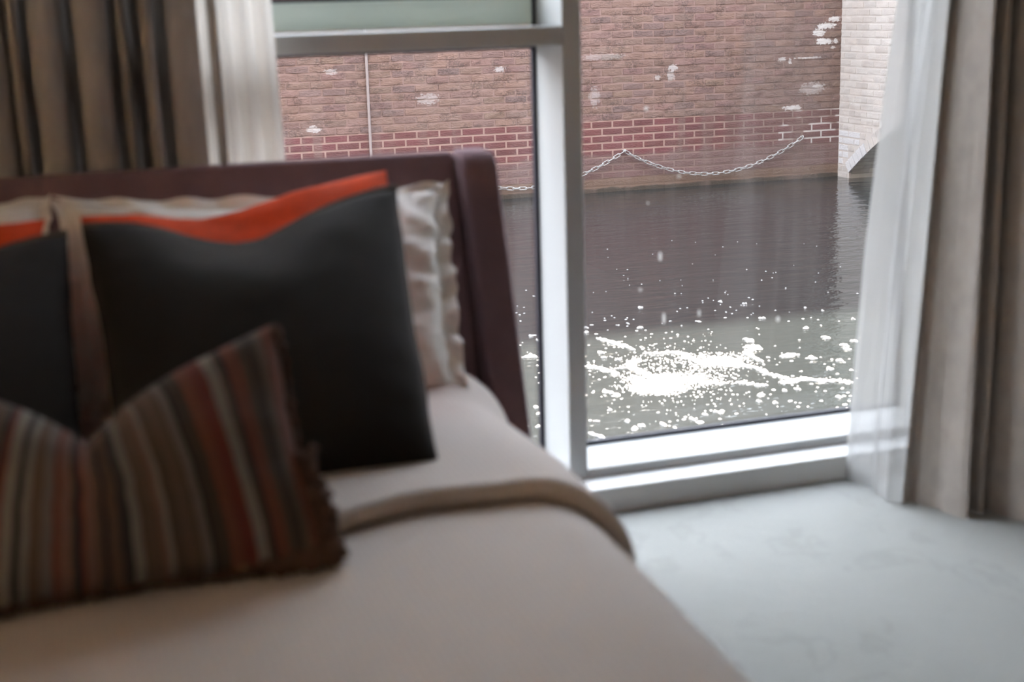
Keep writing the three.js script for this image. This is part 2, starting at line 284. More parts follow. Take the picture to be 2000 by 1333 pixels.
{
  const wall = thing('canal_wall', [wx(-4), WATER_Y - 1, wz(-4)], { kind: 'structure' });
  // core of the wall with its mortar face, then the plain far stretch and the storeys above
  const core = gridGeo(1, 1, (u, v) => { const s = mix(-14, 0, u), y = mix(-1.7, 2.6, v); return [...wallPlace(s, y, 0), ...wallUv(s, y)]; });
  part(wall, 'mortar_bed', core, mortarMat);
  const farTex = dataTex(256, 256, (x, y) => { const c = y >> 5, o = (x + (c & 1 ? 32 : 0)) & 63, j = (y & 31) < 4 || o < 3, h = hash2(((x + (c & 1 ? 32 : 0)) & 255) >> 6, c, 8); return j ? [0.42, 0.31, 0.28] : [0.30 * (0.8 + 0.4 * h), 0.18 * (0.8 + 0.4 * h), 0.155 * (0.8 + 0.4 * h)]; });
  const far = std([0.47, 0.445, 0.44], 0.9, { map: farTex });
  const block = (s0, s1, y0, y1, d0, d1) => { const g = box(s0, s1, y0, y1, d0, d1); const p = g.attributes.position; for (let i = 0; i < p.count; i++) { const s = p.getX(i), y = p.getY(i), d = p.getZ(i); g.attributes.uv.setXY(i, s / (LONG * 4), y / (TALL * 8)); p.setXYZ(i, wx(s), y, wz(s, d)); } g.computeVertexNormals(); return g; };
  part(wall, 'wall_above', merge([block(-24, 6, 2.6, 3.62, -0.6, 0.004), block(-24, 6, -1.7, 2.6, -0.6, -0.012)]), far);
  // every brick of the visible stretch
  const R = rng(101), seen = [], rest = [];
  for (let c = -10; c < 30; c++) {
    const y0 = BAND_Y + c * TALL, band = c < 0, jt = 0.005;
    for (let k = -44; k < 1; k++) {
      let s0 = (k - (c & 1 ? 0.5 : 0)) * LONG - 0.006, s1 = s0 + LONG; s1 = Math.min(s1, -0.002); if (s1 - s0 < 0.06) continue;
      const g = brickGeo(s0 + jt, s1 - jt, y0 + jt, y0 + TALL - jt, 0, band ? 0.004 : 0.004 + 0.004 * R(), band ? 0.0012 : 0.0065, R, wallPlace, wallUv);
      const [px, py] = project(wx((s0 + s1) / 2), y0 + TALL / 2, wz((s0 + s1) / 2)), d = Math.hypot(wx(s0), wz(s0) - camera.position.z);
      const vis = py > -10 && ((px > 548 && px < 1056 && py > 88 && (py < 305 || (px > 985 && py < 392))) || (px > 1136 && px < 1645 && py < 385));
      if (vis) seen.push([band ? d - 100 : d, g]); else rest.push(g);
    }
  }
  seen.sort((a, b) => a[0] - b[0]);
  seen.forEach(([, g], i) => { if (i < 300) part(wall, 'brick', g, brickMat); else rest.push(g); });
  part(wall, 'brick_field', merge(rest), brickMat, { kind: 'stuff' });
}

// ---------------------------------------------------------------- outside: the bridge with its arch, on the right
{
  const XB = 8.275, ZC = -6.683, YC = -5.417, RA = 6.0, RING = 0.115;   // arch circle in the plane x = XB
  const bridge = thing('bridge_abutment', [XB, WATER_Y - 1, -6.7], { kind: 'structure' });
  const arc = (z, r = RA) => YC + Math.sqrt(Math.max(0, r * r - (z - ZC) ** 2));
  const zA = -10.283, zE = 2 * ZC - zA;
  const pale = (mortar) => (X, Y) => { const z = X / 512 * 2.2, y = Y / 512 * 2.2, c = Math.floor(y / TALL), col = Math.floor(z / LONG + (c & 1 ? 0.5 : 0)), h = hash2(col, c, 4), h2 = hash2(col, c, 5), k = (mortar ? 1.06 : 0.88 + 0.2 * h) * (0.9 + 0.2 * fbm(X / 20, Y / 12, 71, 4)); return [0.335 * k, (0.303 + 0.01 * h2) * k, (0.278 + 0.014 * h2) * k]; };
  const stone = std([1, 1, 1], 0.9, { map: dataTex(512, 512, pale(false)), bumpMap: brickBump, bumpScale: 0.003 });
  const limed = std([0.39, 0.385, 0.39], 0.95, { bumpMap: brickBump, bumpScale: 0.006 });
  const bed = std([1, 1, 1], 0.95, { map: dataTex(512, 512, pale(true)) });
  const uvz = (z, y) => [(z + 11) / 2.2, (y + 2) / 2.2], place = (z, y, d) => [XB - d, y, z];
  // body: the spandrel wall cut by the arch, carried 7 m back
  const sh = new THREE.Shape(); sh.moveTo(-10.9, -2); sh.lineTo(zA, -2); sh.lineTo(zA, arc(zA));
  for (let i = 1; i <= 40; i++) { const z = mix(zA, zE, i / 40); sh.lineTo(z, arc(z)); }
  sh.lineTo(zE, -2); sh.lineTo(-0.35, -2); sh.lineTo(-0.35, 2.9); sh.lineTo(-10.9, 2.9); sh.closePath();
  const g = new THREE.ExtrudeGeometry(sh, { depth: 7, bevelEnabled: false }), a = g.attributes.position, uv = g.attributes.uv;
  for (let i = 0; i < a.count; i++) { const z = a.getX(i), y = a.getY(i), d = a.getZ(i); a.setXYZ(i, XB + d, y, z); uv.setXY(i, ...uvz(z, y)); }
  const ix = []; for (let i = 0; i < a.count; i += 3) ix.push(i, i + 2, i + 1); g.setIndex(ix); const body = g.toNonIndexed(); body.computeVertexNormals();
  part(bridge, 'mortar_bed', body, bed);
  // lining of the vault: courses run along the passage
  const vaultTex = dataTex(256, 512, (x, y) => { const c = Math.floor(y / 32), j = (y & 31) < 4, h = hash2(((x + (c & 1 ? 32 : 0)) & 255) >> 6, c & 15, 12), k = (0.8 + 0.35 * h) * (0.8 + 0.4 * fbm(x / 32, y / 32, 14, 3, 8, 16)); return j ? [0.26 * k, 0.25 * k, 0.225 * k] : [0.36 * k, 0.345 * k, 0.31 * k]; });
  const lining = gridGeo(2, 60, (u, v) => { const L = v * 9 - 1, x = mix(XB + 0.01, XB + 6.9, u); let z, y; if (L < 0) { z = zA + 0.006; y = arc(zA) + L; } else { const th0 = Math.atan2(arc(zA) - YC, zA - ZC), th = th0 - L / RA; z = ZC + (RA - 0.006) * Math.cos(th); y = YC + (RA - 0.006) * Math.sin(th); } return [x, y, z, (x - XB) / (LONG * 4), L / (TALL * 16)]; });
  part(bridge, 'vault_lining', lining, std([1, 1, 1], 0.9, { map: vaultTex, side: THREE.DoubleSide, bumpMap: vaultTex, bumpScale: 0.004 }));
  // parapet beyond the top and the far end of the passage stay out of sight
  const R = rng(202), rest = [];
  for (let c = -10; c < 34; c++) {
    const y0 = BAND_Y + c * TALL, y1 = y0 + TALL;
    for (let k = 0; k < 20; k++) {
      let z0 = -10.535 + (k - (c & 1 ? 0.5 : 0)) * LONG, z1 = z0 + LONG;
      z0 = Math.max(z0, -10.50);
      // stay outside the ring of the arch
      const lim = (y) => { const q = (RA + RING + 0.012) ** 2 - (y - YC) ** 2; return q > 0 ? ZC - Math.sqrt(q) : 99; };
      if (y0 < arc(zA)) z1 = Math.min(z1, zA - 0.004);
      else z1 = Math.min(z1, lim(y0));
      if (z1 - z0 < 0.05) continue;
      const g = brickGeo(z0 + 0.004, z1 - 0.004, y0 + 0.005, y1 - 0.005, 0, 0.004 + 0.003 * R(), 0.004, R, place, uvz);
      const vis = z0 < -9.25 && y0 > -0.75 && y0 < 1.4, lime = y0 > -0.58 && y0 < -0.24 && z1 > -10.45 && z0 < -9.9 && R() < 0.8;
      if (vis) part(bridge, 'brick', g, lime ? limed : stone, lime ? { label: 'limewashed brick' } : undefined); else rest.push(g);
    }
  }
  // ring of bricks on end
  const th0 = Math.atan2(arc(zA) - YC, zA - ZC), n = 92, step = (2 * (th0 - Math.PI / 2)) / n;
  for (let i = 0; i < n; i++) {
    const ta = th0 - i * step - 0.0008, tb = th0 - (i + 1) * step + 0.0008, pr = 0.008 + 0.004 * R();
    const P = (t, q, d) => place(ZC + q * Math.cos(t), YC + q * Math.sin(t), d), p = [], u2 = [], id = [];
    for (const d of [-0.02, pr]) for (const [t, q] of [[ta, RA - 0.004], [tb, RA - 0.004], [tb, RA + RING], [ta, RA + RING]]) { p.push(...P(t, q, d)); u2.push(...uvz(ZC + q * Math.cos(t), YC + q * Math.sin(t))); }
    id.push(4, 5, 6, 4, 6, 7, 0, 1, 5, 0, 5, 4, 2, 3, 7, 2, 7, 6, 1, 2, 6, 1, 6, 5, 3, 0, 4, 3, 4, 7);
    let v = new THREE.BufferGeometry(); v.setAttribute('position', new THREE.Float32BufferAttribute(p, 3)); v.setAttribute('uv', new THREE.Float32BufferAttribute(u2, 2)); v.setIndex(id); v = v.toNonIndexed(); v.computeVertexNormals();
    if (i < 18) part(bridge, 'arch_brick', v, i < 5 ? limed : stone); else rest.push(v);
  }
  part(bridge, 'brick_field', merge(rest), stone, { kind: 'stuff' });
}

// ---------------------------------------------------------------- outside: water, foam
{
  const rip = dataTex(1024, 1024, (x, y) => 0.62 * fbm(x / 128, y / 42.67, 31, 3, 8, 24) + 0.3 * fbm(x / 32, y / 16, 32, 3, 32, 64) + 0.08 * fbm(x / 8, y / 4, 33, 2, 128, 256), { color: false });
  rip.repeat.set(1 / 2.6, 1 / 2.6);
  const water = new THREE.MeshPhysicalMaterial({ color: lin(0.0094, 0.0122, 0.0126), roughness: 0.04, ior: 1.33, bumpMap: rip, bumpScale: 0.009 });
  const g = gridGeo(2, 2, (u, v) => { const x = [-22, 8.29, 15.2][Math.round(u * 2)], z = mix(-0.345, x > 8.3 ? -10.28 : WALL_Z + (x - WALL_RIGHT) * Math.tan(WALL_TURN), v); return [x, WATER_Y, z, x, z]; });
  const m = new THREE.Mesh(g, water); m.name = 'canal_water'; m.userData = { kind: 'stuff', label: 'dark murky canal water lying still between brick walls', category: 'water' }; scene.add(m);
}
// a pixel of the photograph, taken down to the water
const V = new THREE.Vector3();
const onWater = (px, py) => { V.set(px / 1000 - 1, 1 - py / 666.5, 0.5).unproject(camera).sub(camera.position); const t = (WATER_Y - camera.position.y) / V.y; return [camera.position.x + V.x * t, camera.position.z + V.z * t]; };
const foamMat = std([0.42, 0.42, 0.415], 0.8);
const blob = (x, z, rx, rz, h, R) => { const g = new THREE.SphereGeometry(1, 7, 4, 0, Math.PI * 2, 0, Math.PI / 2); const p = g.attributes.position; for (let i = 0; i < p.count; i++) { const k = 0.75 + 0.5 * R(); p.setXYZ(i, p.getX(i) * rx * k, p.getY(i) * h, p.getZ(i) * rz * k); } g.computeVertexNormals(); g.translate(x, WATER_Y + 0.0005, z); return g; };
{
  const R = rng(303);
  const streak = (pts, w, label) => {
    const P = pts.map(([a, b]) => new THREE.Vector3(onWater(a, b)[0], WATER_Y, onWater(a, b)[1])), c = new THREE.CatmullRomCurve3(P), L = c.getLength(), list = [], n = Math.ceil(L / 0.009), mid = c.getPointAt(0.5);
    for (let i = 0; i <= n; i++) { const t = i / n, q = c.getPointAt(t), e = Math.min(1, 5 * Math.min(t, 1 - t) + 0.35), r = w * e * (0.25 + 0.75 * fbm(t * 14, 1.5, label.length, 2)); list.push(blob(q.x + (R() - 0.5) * r, q.z + (R() - 0.5) * 2.4 * r, r * (0.4 + 0.5 * R()), r * (0.4 + 0.8 * R()), 0.004 + 0.006 * R(), R)); }
    const t = thing('foam_streak', [mid.x, WATER_Y, mid.z], { label, category: 'foam', group: 'foam streaks on the canal' });
    part(t, 'froth', merge(list), foamMat);
  };
  streak([[1164, 661], [1190, 668], [1212, 674], [1241, 685]], 0.030, 'short white foam streak floating nearest the window mullion, farthest out of the streaks');
  streak([[1257, 692], [1324, 690], [1366, 707], [1425, 710], [1467, 717], [1506, 733], [1551, 743]], 0.034, 'longest white foam streak, running across the middle of the sparkling water');
  streak([[1141, 718], [1170, 720], [1205, 731]], 0.036, 'short white foam streak cut off by the window mullion on its left');
  streak([[1196, 722], [1233, 719], [1268, 733], [1317, 741], [1369, 748], [1417, 751]], 0.034, 'white foam streak bordering the near side of the bright sparkling patch');
  streak([[1520, 749], [1565, 743], [1618, 745], [1666, 747]], 0.036, 'thick white foam streak running behind the sheer curtain on the right');
  streak([[1439, 748], [1469, 751], [1500, 754]], 0.026, 'small thin foam streak between the two longer ones to the right');
  streak([[1228, 716], [1238, 706], [1250, 703]], 0.038, 'small hooked foam clump standing off the left end of the sparkle');
  streak([[1452, 664], [1463, 664], [1471, 670]], 0.03, 'small bent foam wisp at the far edge of the sparkling patch');
  streak([[1452, 680], [1479, 677], [1462, 690], [1474, 700], [1490, 708]], 0.032, 'branching foam clump at the right end of the sparkling patch');
  streak([[1525, 698], [1545, 694], [1562, 695]], 0.03, 'flat foam wisp standing alone between sparkle and curtain');
  streak([[1180, 764], [1195, 769], [1208, 774]], 0.024, 'thin slanting foam wisp at the lower left of the pane');
  streak([[1020, 700], [1036, 698], [1051, 699]], 0.036, 'white foam clump seen through the narrow pane beside the headboard');
  // loose flecks
  const flecks = [];
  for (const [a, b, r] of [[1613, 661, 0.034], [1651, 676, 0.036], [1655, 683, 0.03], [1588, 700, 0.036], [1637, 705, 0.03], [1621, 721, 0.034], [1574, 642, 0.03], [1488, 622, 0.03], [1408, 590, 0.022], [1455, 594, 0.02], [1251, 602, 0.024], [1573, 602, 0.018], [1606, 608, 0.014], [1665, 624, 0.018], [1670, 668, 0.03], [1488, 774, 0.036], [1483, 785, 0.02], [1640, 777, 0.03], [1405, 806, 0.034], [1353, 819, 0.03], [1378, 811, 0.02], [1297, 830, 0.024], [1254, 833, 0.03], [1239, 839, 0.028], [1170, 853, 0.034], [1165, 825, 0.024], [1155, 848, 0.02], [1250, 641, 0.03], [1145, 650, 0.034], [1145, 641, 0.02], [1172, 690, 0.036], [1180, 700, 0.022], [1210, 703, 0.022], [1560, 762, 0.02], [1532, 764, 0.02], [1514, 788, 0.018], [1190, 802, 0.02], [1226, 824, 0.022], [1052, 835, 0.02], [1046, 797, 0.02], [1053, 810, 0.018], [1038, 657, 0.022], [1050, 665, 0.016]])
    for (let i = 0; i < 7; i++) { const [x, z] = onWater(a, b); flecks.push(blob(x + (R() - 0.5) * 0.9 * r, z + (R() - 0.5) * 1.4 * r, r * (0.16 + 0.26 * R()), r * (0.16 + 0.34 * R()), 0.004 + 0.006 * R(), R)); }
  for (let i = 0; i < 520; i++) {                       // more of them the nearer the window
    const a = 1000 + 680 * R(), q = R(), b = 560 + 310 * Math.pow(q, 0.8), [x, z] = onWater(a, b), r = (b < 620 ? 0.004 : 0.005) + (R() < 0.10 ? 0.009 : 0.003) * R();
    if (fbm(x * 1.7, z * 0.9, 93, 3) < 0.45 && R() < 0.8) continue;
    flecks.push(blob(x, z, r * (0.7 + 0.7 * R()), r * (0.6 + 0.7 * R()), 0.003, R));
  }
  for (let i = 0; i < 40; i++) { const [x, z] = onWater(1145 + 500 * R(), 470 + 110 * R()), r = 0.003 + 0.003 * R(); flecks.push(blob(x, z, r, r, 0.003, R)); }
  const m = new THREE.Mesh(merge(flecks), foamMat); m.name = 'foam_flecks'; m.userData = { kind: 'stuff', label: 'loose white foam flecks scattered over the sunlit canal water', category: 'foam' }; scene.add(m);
  // sun glint on the water, shaped as a dense mass of tiny white bubbles
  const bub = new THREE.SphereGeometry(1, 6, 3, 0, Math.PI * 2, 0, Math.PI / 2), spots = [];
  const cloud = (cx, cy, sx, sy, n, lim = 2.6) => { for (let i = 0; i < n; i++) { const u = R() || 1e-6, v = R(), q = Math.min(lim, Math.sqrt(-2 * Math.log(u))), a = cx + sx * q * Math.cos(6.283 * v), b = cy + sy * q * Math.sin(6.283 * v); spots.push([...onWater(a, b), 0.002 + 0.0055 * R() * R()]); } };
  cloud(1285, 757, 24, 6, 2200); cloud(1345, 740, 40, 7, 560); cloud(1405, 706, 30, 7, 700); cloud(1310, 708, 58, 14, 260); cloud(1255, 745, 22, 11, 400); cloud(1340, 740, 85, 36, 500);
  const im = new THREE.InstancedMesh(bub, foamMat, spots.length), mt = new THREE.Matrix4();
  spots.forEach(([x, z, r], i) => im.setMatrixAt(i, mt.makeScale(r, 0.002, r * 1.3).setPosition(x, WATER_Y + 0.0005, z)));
  im.name = 'froth'; im.userData = { kind: 'stuff', label: 'sun glint on the water shaped as a dense patch of tiny white bubbles', category: 'foam' }; scene.add(im);
}

// ---------------------------------------------------------------- outside: chains and pipe on the canal wall
{
  const steel = std([0.30, 0.30, 0.295], 0.5, { metalness: 0.2 });
  class Stadium extends THREE.Curve { getPoint(t, o = new THREE.Vector3()) { const a = 0.026, r = 0.0155, p = 2 * Math.PI * r + 4 * a; let d = t * p; if (d < 2 * a) return o.set(-a + d, r, 0); d -= 2 * a; if (d < Math.PI * r) { const k = Math.PI / 2 - d / r; return o.set(a + r * Math.cos(k), r * Math.sin(k), 0); } d -= Math.PI * r; if (d < 2 * a) return o.set(a - d, -r, 0); d -= 2 * a; const k = -Math.PI / 2 - d / r; return o.set(-a + r * Math.cos(k), r * Math.sin(k), 0); } }
  const link = new THREE.TubeGeometry(new Stadium(), 26, 0.0047, 6, true);
  const chain = (sa, ya, sb, yb, low, label) => {
    const n = 80, pts = [];
    // a hanging curve through both ends with its lowest point given
    const ha = Math.sqrt(ya - low), hb = Math.sqrt(yb - low), sm = mix(sa, sb, ha / (ha + hb)), k = (ya - low) / ((sa - sm) ** 2);
    for (let i = 0; i <= n; i++) { const s = mix(sa, sb, i / n); pts.push(new THREE.Vector3(wx(s), low + k * (s - sm) ** 2, wz(s, 0.045))); }
    const c = new THREE.CatmullRomCurve3(pts), L = c.getLength(), m = Math.round(L / 0.0665);
    const t = thing('chain', [wx(sm), low, wz(sm, 0.045)], { label, category: 'chain', group: 'chains along the canal wall' });
    for (let i = 0; i < m; i++) {
      const u = (i + 0.5) / m, p = c.getPointAt(u), d = c.getTangentAt(u), e = new THREE.Mesh(link, steel); e.name = 'link';
      e.position.copy(p).sub(t.position); e.quaternion.setFromUnitVectors(new THREE.Vector3(1, 0, 0), d).multiply(new THREE.Quaternion().setFromAxisAngle(new THREE.Vector3(1, 0, 0), (i & 1 ? 1.15 : -0.45) + 0.25 * Math.sin(i * 2.3))); t.add(e);
    }
    return t;
  };
  const hook = (parent, s, y) => { const g = new THREE.TorusGeometry(0.016, 0.006, 6, 16); g.rotateY(Math.PI / 2); g.translate(wx(s), y, wz(s, 0.046)); const st = new THREE.CylinderGeometry(0.007, 0.007, 0.06, 8); st.rotateX(Math.PI / 2); st.translate(wx(s), y + 0.006, wz(s, 0.01)); part(parent, 'eyebolt', merge([g, st]), steel); };
  const c1 = chain(-2.537, -0.262, -0.482, -0.228, -0.555, 'galvanised chain hanging in one clear sag between two eyebolts on the brick wall');
  const c2 = chain(-4.70, -0.265, -2.537, -0.262, -0.578, 'galvanised chain on the brick wall passing behind the window mullion and headboard');
  hook(c1, -2.537, -0.262); hook(c1, -0.482, -0.228); hook(c2, -4.70, -0.265);
  const pm = std([0.24, 0.205, 0.20], 0.6), t = thing('conduit', [wx(-5.195), 0.6, wz(-5.195)], { label: 'thin grey conduit running straight up the brick wall', category: 'pipe' });
  const g = new THREE.CylinderGeometry(0.013, 0.013, 3.4, 10); g.translate(wx(-5.195), 0.95, wz(-5.195, 0.02)); part(t, 'pipe', g, pm);
  for (const y of [-0.35, 1.5]) part(t, 'bracket', box(wx(-5.195) - 0.022, wx(-5.195) + 0.022, y, y + 0.02, wz(-5.195), wz(-5.195, 0.036), 0.003), pm);
}

// ---------------------------------------------------------------- curtains
const drapeMat = fabric([0.37, 0.332, 0.30], { seed: 15, sheen: 0.15 });
drapeMat.transmission = 0.05; drapeMat.thickness = 0;   // unlined: daylight glows through a single layer
const sheerMat = new THREE.MeshPhysicalMaterial({ color: lin(0.54, 0.54, 0.53), roughness: 1, transmission: 0.55, thickness: 0, transparent: true, opacity: 0.8, bumpMap: weaveBump, bumpScale: 0.0003, side: THREE.DoubleSide });
const dimSheerMat = new THREE.MeshPhysicalMaterial({ color: lin(0.62, 0.585, 0.54), roughness: 1, transmission: 0.36, thickness: 0, bumpMap: weaveBump, bumpScale: 0.0003, side: THREE.DoubleSide });  // copy of the sheer cloth, the gather's dimmer, warmer light put into its colour
// a cloth hung between a path at its hem and a path at its head; each path is a list of [x, z]
function cloth(hem, head, y0, y1, n = 220, m = 40, ripple = 0.004, seed = 1, flare = 1) {
  const mk = (pts) => new THREE.CatmullRomCurve3(pts.map(([x, z]) => new THREE.Vector3(x, 0, z)), false, 'catmullrom', 0.5), A = mk(hem), B = mk(head), L = B.getLength();
  return gridGeo(n, m, (u, v) => { const a = A.getPoint(u), b = B.getPoint(u), k = Math.pow(v, flare), w = ripple * (fbm(u * 30, v * 3, seed, 3) - 0.5) * 2; return [mix(a.x, b.x, k) + w, mix(y0, y1, v), mix(a.z, b.z, k) + w * 0.6, u * L * 2, v * (y1 - y0)]; });
}
{
  // left drape: deep folds, its edge turned back; hangs behind the headboard
  const BK = -0.07, ridge = (x0, x1) => [[x0, 0.06], [x0 + 0.006, 0.1], [mix(x0, x1, 0.5), 0.115], [x1 - 0.006, 0.1], [x1, 0.06]], gap = (x, w = 0.004) => [[x - w, BK + 0.02], [x, BK], [x + w, BK + 0.02]];
  const body = (dx) => { const o = []; let x = -1.55; for (let i = 0; x < -0.1; i++) { const w = 0.062 + 0.02 * hash2(i, 3, 9); o.push(...ridge(x, x + w), ...gap(x + w + 0.009)); x += w + 0.019; }
    o.push(...ridge(x + 0.001, -0.026), ...gap(-0.012, 0.006), ...ridge(0.004, 0.068), ...gap(0.078, 0.006), ...ridge(0.09, 0.158), ...gap(0.166, 0.004), ...ridge(0.174, 0.196), ...gap(0.206, 0.008), ...ridge(0.218, 0.252), ...gap(0.262, 0.005), [0.270, 0.06], [0.28, 0.088], [0.31, 0.09], [0.338, 0.08]);
    return o.map(([a, z]) => [a + dx, z]); };
  const d = thing('drape', [-0.6, 0.01, 0.06], { label: 'brown-grey full-length drape in deep folds behind the headboard', category: 'curtain' });
  part(d, 'cloth', cloth(body(0.012), body(-0.012), 0.072, 2.5, 520, 30, 0.003, 3), drapeMat);
  part(d, 'turned_edge', cloth([[0.383, 0.045], [0.393, 0.06], [0.398, 0.047]], [[0.343, 0.045], [0.36, 0.06], [0.366, 0.047]], 0.075, 2.5, 30, 20, 0.002, 5), drapeMat);
  const zig = (x0, x1, z, a, n) => { const o = []; for (let i = 0; i <= n; i++) o.push([mix(x0, x1, i / n), z + (i & 1 ? a : -a)]); return o; };
  const s = thing('sheer_curtain', [0.42, 0.07, -0.02], { label: 'dim-toned sheer curtain gathered beside the brown-grey drape, left of the frosted sash', category: 'curtain' });
  part(s, 'cloth', cloth(zig(0.345, 0.535, 0.012, 0.012, 8), zig(0.31, 0.475, 0.012, 0.014, 8), 0.07, 2.5, 200, 30, 0.004, 8), dimSheerMat);
  // right: sheer and drape swept into the room, their hems on the carpet
  const s2 = thing('sheer_curtain', [1.97, 0.005, 0.1], { label: 'white translucent sheer curtain flaring out over the carpet at the window corner', category: 'curtain' });
  part(s2, 'cloth', cloth([[1.945, 0.012], [1.952, 0.05], [1.975, 0.085], [1.962, 0.12], [1.952, 0.16], [1.948, 0.205], [1.985, 0.215], [2.03, 0.18], [2.06, 0.16]], [[2.285, 0.01], [2.292, 0.03], [2.30, 0.07], [2.307, 0.03], [2.314, 0.08], [2.322, 0.03], [2.33, 0.08], [2.34, 0.03], [2.35, 0.06]], 0.002, 2.5, 160, 40, 0.007, 9, 1.6), sheerMat);
  const d2 = thing('drape', [2.2, 0.005, 0.35], { label: 'grey-beige full-length drape hanging on the right over the carpet', category: 'curtain' });
  part(d2, 'cloth', cloth([[1.975, 0.225], [2.0, 0.215], [2.012, 0.25], [2.03, 0.29], [2.05, 0.365], [2.066, 0.372], [2.082, 0.30], [2.098, 0.31], [2.108, 0.355], [2.12, 0.345], [2.128, 0.27], [2.14, 0.28], [2.15, 0.40], [2.175, 0.46], [2.2, 0.45], [2.215, 0.36], [2.24, 0.37], [2.26, 0.47], [2.3, 0.48], [2.33, 0.38], [2.37, 0.45], [2.44, 0.46]],
    [[2.185, 0.14], [2.192, 0.12], [2.20, 0.15], [2.207, 0.2], [2.213, 0.21], [2.218, 0.17], [2.223, 0.13], [2.228, 0.14], [2.234, 0.21], [2.238, 0.2], [2.246, 0.13], [2.255, 0.14], [2.265, 0.2], [2.28, 0.22], [2.295, 0.21], [2.305, 0.14], [2.32, 0.15], [2.335, 0.21], [2.355, 0.22], [2.375, 0.15], [2.40, 0.2], [2.44, 0.21]], 0.001, 2.5, 300, 40, 0.006, 12), drapeMat);
  const tr = thing('curtain_track', [0.2, 2.49, 0.08], { label: 'white curtain track under the ceiling over the window', category: 'track' });
  part(tr, 'rail', box(-1.7, 2.45, 2.5, 2.53, 0.03, 0.17, 0.004), M.paint);
  for (const x of [-1.5, -0.2, 1.1, 2.3]) part(tr, 'bracket', box(x, x + 0.04, 2.525, H, 0.06, 0.14, 0.003), M.paint);
}

// ---------------------------------------------------------------- the bed
const plum = fabric([0.172, 0.102, 0.116], { seed: 21, sheen: 0.4, sheenColor: [0.5, 0.38, 0.42], amp: 0.1 });
{
  const bed = thing('bed', [0.03, 0, 1.4], { label: 'double bed with a plum upholstered winged headboard, reclining in front of the window', category: 'bed' });
  const k = 0.325, zt = 0.18, yt = 0.945, yb = 0.08, front = (y, o = 0) => zt + o + (yt - y) * k;
  part(bed, 'headboard', extrudeX(roundPoly([[0.145, yb], [front(yb), yb], [zt, yt, 0.02], [0.145, yt, 0.015]]), -0.795, 0.848, 0.012), plum);
  for (const [a, b] of [[0.850, 0.930], [-0.877, -0.797]]) part(bed, 'headboard_wing', extrudeX(roundPoly([[0.14, 0.0], [front(0, 0.055), 0.0], [zt + 0.055, yt + 0.003, 0.035], [0.14, yt + 0.003, 0.015]]), a, b, 0.018, 4), plum);
  part(bed, 'base', box(-0.70, 0.76, 0.06, 0.27, 0.5, 2.46, 0.03), plum);
  part(bed, 'mattress', box(-0.70, 0.76, 0.27, 0.47, 0.5, 2.46, 0.06), std([0.7, 0.68, 0.64], 0.9));
  for (const [x, z] of [[-0.6, 0.6], [0.66, 0.6], [-0.6, 2.36], [0.66, 2.36]]) { const g = new THREE.CylinderGeometry(0.03, 0.024, 0.06, 16); g.translate(x, 0.03, z); part(bed, 'leg', g, std([0.05, 0.04, 0.035], 0.4)); }
}
// duvet: a sheet over the mattress with round shoulders, its head end turned down
const CX = 0.03;
const halfWidth = (z) => mix(0.765, 0.715, clamp((z - 1.0) / 1.2)) + 0.012 * Math.exp(-(((z - 0.53) / 0.07) ** 2)) - 0.010 * Math.exp(-(((z - 0.68) / 0.05) ** 2));
function bedTop(a, z) {         // a in metres across from the middle, along the cloth; returns point and normal
  const hw = halfWidth(z), r = 0.115, flat = hw - r, q = Math.abs(a), sg = Math.sign(a) || 1, top = 0.505 + 0.018 * Math.exp(-(((z - 0.52) / 0.09) ** 2)) * sstep(0.45, 0.72, q) - 0.012 * sstep(1.6, 2.4, z);
  let x, y, nx, ny;
  if (q < flat) { x = q; y = top; nx = 0; ny = 1; } else if (q < flat + r * Math.PI / 2) { const t = (q - flat) / r; x = flat + r * Math.sin(t); y = top - r + r * Math.cos(t); nx = Math.sin(t); ny = Math.cos(t); } else { x = hw + 0.015 * (q - flat - r * 1.5708); y = top - r - (q - flat - r * Math.PI / 2); nx = 1; ny = 0; }
  const wav = 0.010 * (fbm(a * 2.2 + 5, z * 2.6, 5, 3) - 0.5) + 0.004 * (fbm(a * 9, z * 5, 6, 2) - 0.5);
  const crown = 0.012 * (1 - clamp(q / hw) ** 2) * ny;
  return [CX + sg * (x + nx * wav), y + ny * (wav + crown), z, sg * nx, ny];
}
